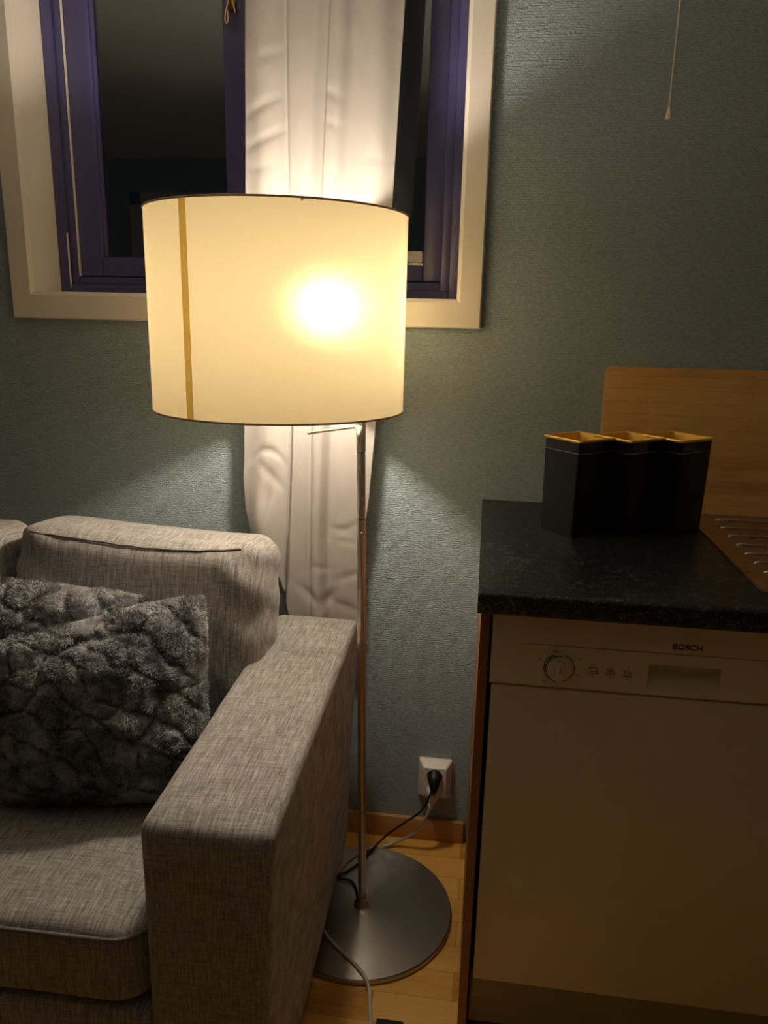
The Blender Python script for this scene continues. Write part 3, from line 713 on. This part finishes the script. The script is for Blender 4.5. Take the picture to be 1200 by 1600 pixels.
for ang,ra,rb,wd in((38,.0232,.0262,.0005),(-18,.0232,.0262,.0005),(258,.0232,.0262,.0005),(100,.0243,.0256,.0008)):
    a=math.radians(ang); bm=bmesh.new(); tube(bm,[(KX+ra*math.cos(a),DY-.0003,KZ+ra*math.sin(a)),(KX+rb*math.cos(a),DY-.0003,KZ+rb*math.sin(a))],wd,6)
    obj('dial_tick',bm,M_INK,cpnl,True)
def text(name,s,x,z,h,parent,bold=0,sx=1.0,y=DY,mat=M_INK):
    cu=bpy.data.curves.new(name,'FONT'); cu.body=s; cu.size=h/.72; cu.offset=bold; cu.extrude=.0002; cu.align_x='CENTER'; cu.align_y='BOTTOM_BASELINE'
    t=bpy.data.objects.new(name,cu); COL.objects.link(t); bpy.context.view_layer.update()
    me=bpy.data.meshes.new_from_object(t.evaluated_get(bpy.context.evaluated_depsgraph_get())); bpy.data.objects.remove(t)
    for v in me.vertices: a,b,c_=v.co; v.co=(x+a*sx,y-.0002-c_,z+b)
    return link(name,me,mat,parent)
text('brand_lettering','BOSCH',.3235,.8175,.0085,cpnl,.00028,1.15)
text('start_lettering','Reset',KX-.007,KZ+.0268,.0026,cpnl)
for s,x,z in(('65',KX-.030,KZ+.0115),('50',KX+.0290,KZ+.0165),('50',KX+.0290,KZ-.0105),('35',KX-.0215,KZ-.0260),('II',KX-.0205,KZ+.0220)): text('dial_number',s,x,z,.0026,cpnl)
# programme pictograms: pot, plates, glass and cup
def lines(name,segs,x,z):
    bm=bmesh.new()
    for s in segs: tube(bm,[(x+a,DY-.0003,z+b) for a,b in s],.00045,6)
    return obj(name,bm,M_INK,cpnl,True)
lines('pot_pictogram',[[(-.006,.004),(.006,.004),(.006,-.002),(-.006,-.002),(-.006,.004)],[(-.009,-.003),(-.0075,-.0055),(.0075,-.0055),(.009,-.003)],[(-.0075,.0015),(-.006,.0015)],[(.006,.0015),(.0078,.0015)]],.1885,.7725)
lines('plate_pictogram',[[(-.0055,.0045),(.0055,.0045),(.004,.0005),(-.004,.0005),(-.0055,.0045)],[(-.0065,.0),(-.0065,-.0055),(.0065,-.0055),(.0065,.0)],[(-.005,-.0025),(.005,-.0025)],[(-.002,.002),(.002,.002)]],.2140,.7720)
lines('glass_pictogram',[[(-.0065,.004),(-.001,.004),(-.004,.0),(-.0065,.004)],[(-.004,.0),(-.004,-.0035)],[(-.0005,.001),(.005,.001),(.005,-.003),(-.0005,-.003)],[(.005,.0),(.0075,-.0005),(.006,-.0025),(.005,-.0025)],[(-.0075,-.0055),(.0065,-.0055)]],.2400,.7715)
for s,x,z in(('1',.1895,.7795),('2',.2150,.7792),('3',.2410,.7787),('65',.1882,.7610),('50',.2140,.7603),('50',.2398,.7600)): text('programme_number',s,x,z,.0025,cpnl)
dp(nbox('kick_plate',DX0,DX1,-.548,-.535,.040,.157,M_PLINTH,dw,.001))
dp(nbox('foot',DX0+.05,DX0+.08,-.50,-.47,0,.10,M_BLKPL,dw)); dp(nbox('foot',DX1-.08,DX1-.05,-.50,-.47,0,.10,M_BLKPL,dw)); dp(nbox('foot',DX0+.05,DX0+.08,-.10,-.07,0,.10,M_BLKPL,dw)); dp(nbox('foot',DX1-.08,DX1-.05,-.10,-.07,0,.10,M_BLKPL,dw))
# sink cabinet right of it (beyond the frame)
sc_=empty('sink_cabinet',(1.25,-.3,0)); tag(sc_,'sink base cabinet beside the dishwasher, outside the right edge','cabinet')
def scp(o): o.matrix_parent_inverse=Matrix.Translation((-1.25,.3,0)); return o
bm=bmesh.new(); box(bm,.634,.650,-.556,-.01,.06,.862); box(bm,1.91,1.926,-.556,-.01,.06,.862); box(bm,.65,1.91,-.556,-.01,.06,.076); box(bm,.634,1.926,-.50,-.485,0,.06); scp(obj('carcass',bm,M_PANEL,sc_))
for k in range(2):
    x0=.636+.646*k; dr=scp(nbox('door',x0,x0+.642,-.577,-.558,.16,.858,M_DISH,sc_,.003)); bm=bmesh.new(); xx=x0+(.60 if k==0 else .04); tube(bm,[(xx,-.577,.80),(xx,-.60,.80),(xx,-.60,.70),(xx,-.577,.70)],.005,10); obj('handle',bm,M_STEEL,dr,True)
# bamboo board leaning on the wall
bm=bmesh.new(); hw,hh,th,rd=.42,.1515,.016,.010; P=[]
for (sx,sz,a0) in((1,1,0),(-1,1,90),(-1,-1,180),(1,-1,270)):
    for k in range(7):
        a=math.radians(a0+90*k/6); P.append((sx*(hw-rd)+rd*math.cos(a),sz*(hh-rd)+rd*math.sin(a)))
V0=[bm.verts.new((x,0,z)) for x,z in P]; F0=bm.faces.new(V0); g=bmesh.ops.extrude_face_region(bm,geom=[F0])
for v in[e for e in g['geom'] if isinstance(e,bmesh.types.BMVert)]: v.co.y+=th
for fc in bm.faces: fc.material_index=1 if abs(fc.normal.y)<.5 or True else 0
bmesh.ops.recalc_face_normals(bm,faces=bm.faces)
for fc in bm.faces: fc.material_index=0 if abs(fc.normal.y)>.5 else 1
bb=obj('cutting_board',bm,[M_BAMBOO,M_BAMEDGE]); bb.location=(.2485+hw,-.0335,.9005+hh+.0025); bb.rotation_euler=(math.radians(-5.5),0,0)
tag(bb,'large wooden bamboo board leaning against the wall behind the sink','cutting board')
# three tins
def tin(cx,cy,label):
    root=empty('kitchen_canister',(cx,cy,.9)); tag(root,label,'canister','black canisters with golden lining')
    bm=bmesh.new()
    H=.184
    def sec(h,z,rad,n=5):
        out=[]
        for (sx,sy,a0) in((1,1,0),(-1,1,90),(-1,-1,180),(1,-1,270)):
            for k in range(n+1):
                a=math.radians(a0+90*k/n); out.append(bm.verts.new((sx*(h-rad)+rad*math.cos(a),sy*(h-rad)+rad*math.sin(a),z)))
        return out
    def skin(ss,cap0=False,cap1=False):
        for a,b in zip(ss,ss[1:]):
            for i in range(len(a)): bm.faces.new((a[i],a[(i+1)%len(a)],b[(i+1)%len(a)],b[i]))
        if cap0: bm.faces.new(ss[0])
        if cap1: bm.faces.new(ss[-1])
    ho=.0462
    skin([sec(ho*.955,.0,.006),sec(ho*.957,.002,.006),sec(ho*.995,.157,.006),sec(ho*.995+.0006,.1585,.006),sec(ho*.985,.1595,.006),sec(ho*.995,.161,.006),sec(ho,H-.003,.006),sec(ho-.0012,H-.003,.006),sec(ho*.955-.0012,.003,.006)],True,True)
    b=obj('body',bm,M_BLACK,root,autosmooth=30)
    bm=bmesh.new()
    skin([sec(ho+.0012,H-.004,.007),sec(ho+.0028,H-.001,.007),sec(ho+.0020,H+.0012,.007),sec(ho-.0015,H,.006),sec(ho-.0020,H-.012,.006),sec(ho*.955-.0022,.0045,.006)],False,True)
    l=obj('lining',bm,M_GOLD,root,autosmooth=40); l['label']='shiny golden lining and rim'
    bm=bmesh.new(); pts=[v for v in[(s*(ho+.0006),0) for s in(1,)]]
    s1=sec(ho+.0008,.1600,.006); s2=sec(ho+.0008,.1612,.006); skin([s1,s2]); obj('lid_line',bm,M_LINE,root)
    root.rotation_euler=(0,0,math.radians(-50)); return root
tin(.181,-.226,'leftmost of the three joined-up black tins on the worktop'); 
tin(.181+.0955,-.226+.0285,'middle one of the three square black tins with golden inside')
tin(.181+.191,-.226+.057,'rightmost of the three black tins, beside the steel sink')
# pull cord by the wall
pc=empty('pull_switch',(.295,-.055,2.0)); tag(pc,'thin white pull cord with small cone knob hanging before the wall','pull cord')
def pp(o): o.matrix_parent_inverse=Matrix.Translation((-.295,.055,-2.0)); return o
pp(nbox('switch_box',.265,.325,-.075,-.0,2.02,2.08,M_WHITE,pc,.006,3))
bm=bmesh.new(); tube(bm,[(.3135,-.055,2.03),(.3135,-.055,1.69)],.0017,8); pp(obj('cord',bm,M_WHITE,pc,True))
bm=bmesh.new(); lathe(bm,[(.0016,1.692),(.0026,1.688),(.0058,1.673),(.0060,1.6705),(.0048,1.669),(0,1.669)],.3135,-.055,20,True); pp(obj('knob',bm,M_WHITE,pc,autosmooth=50))
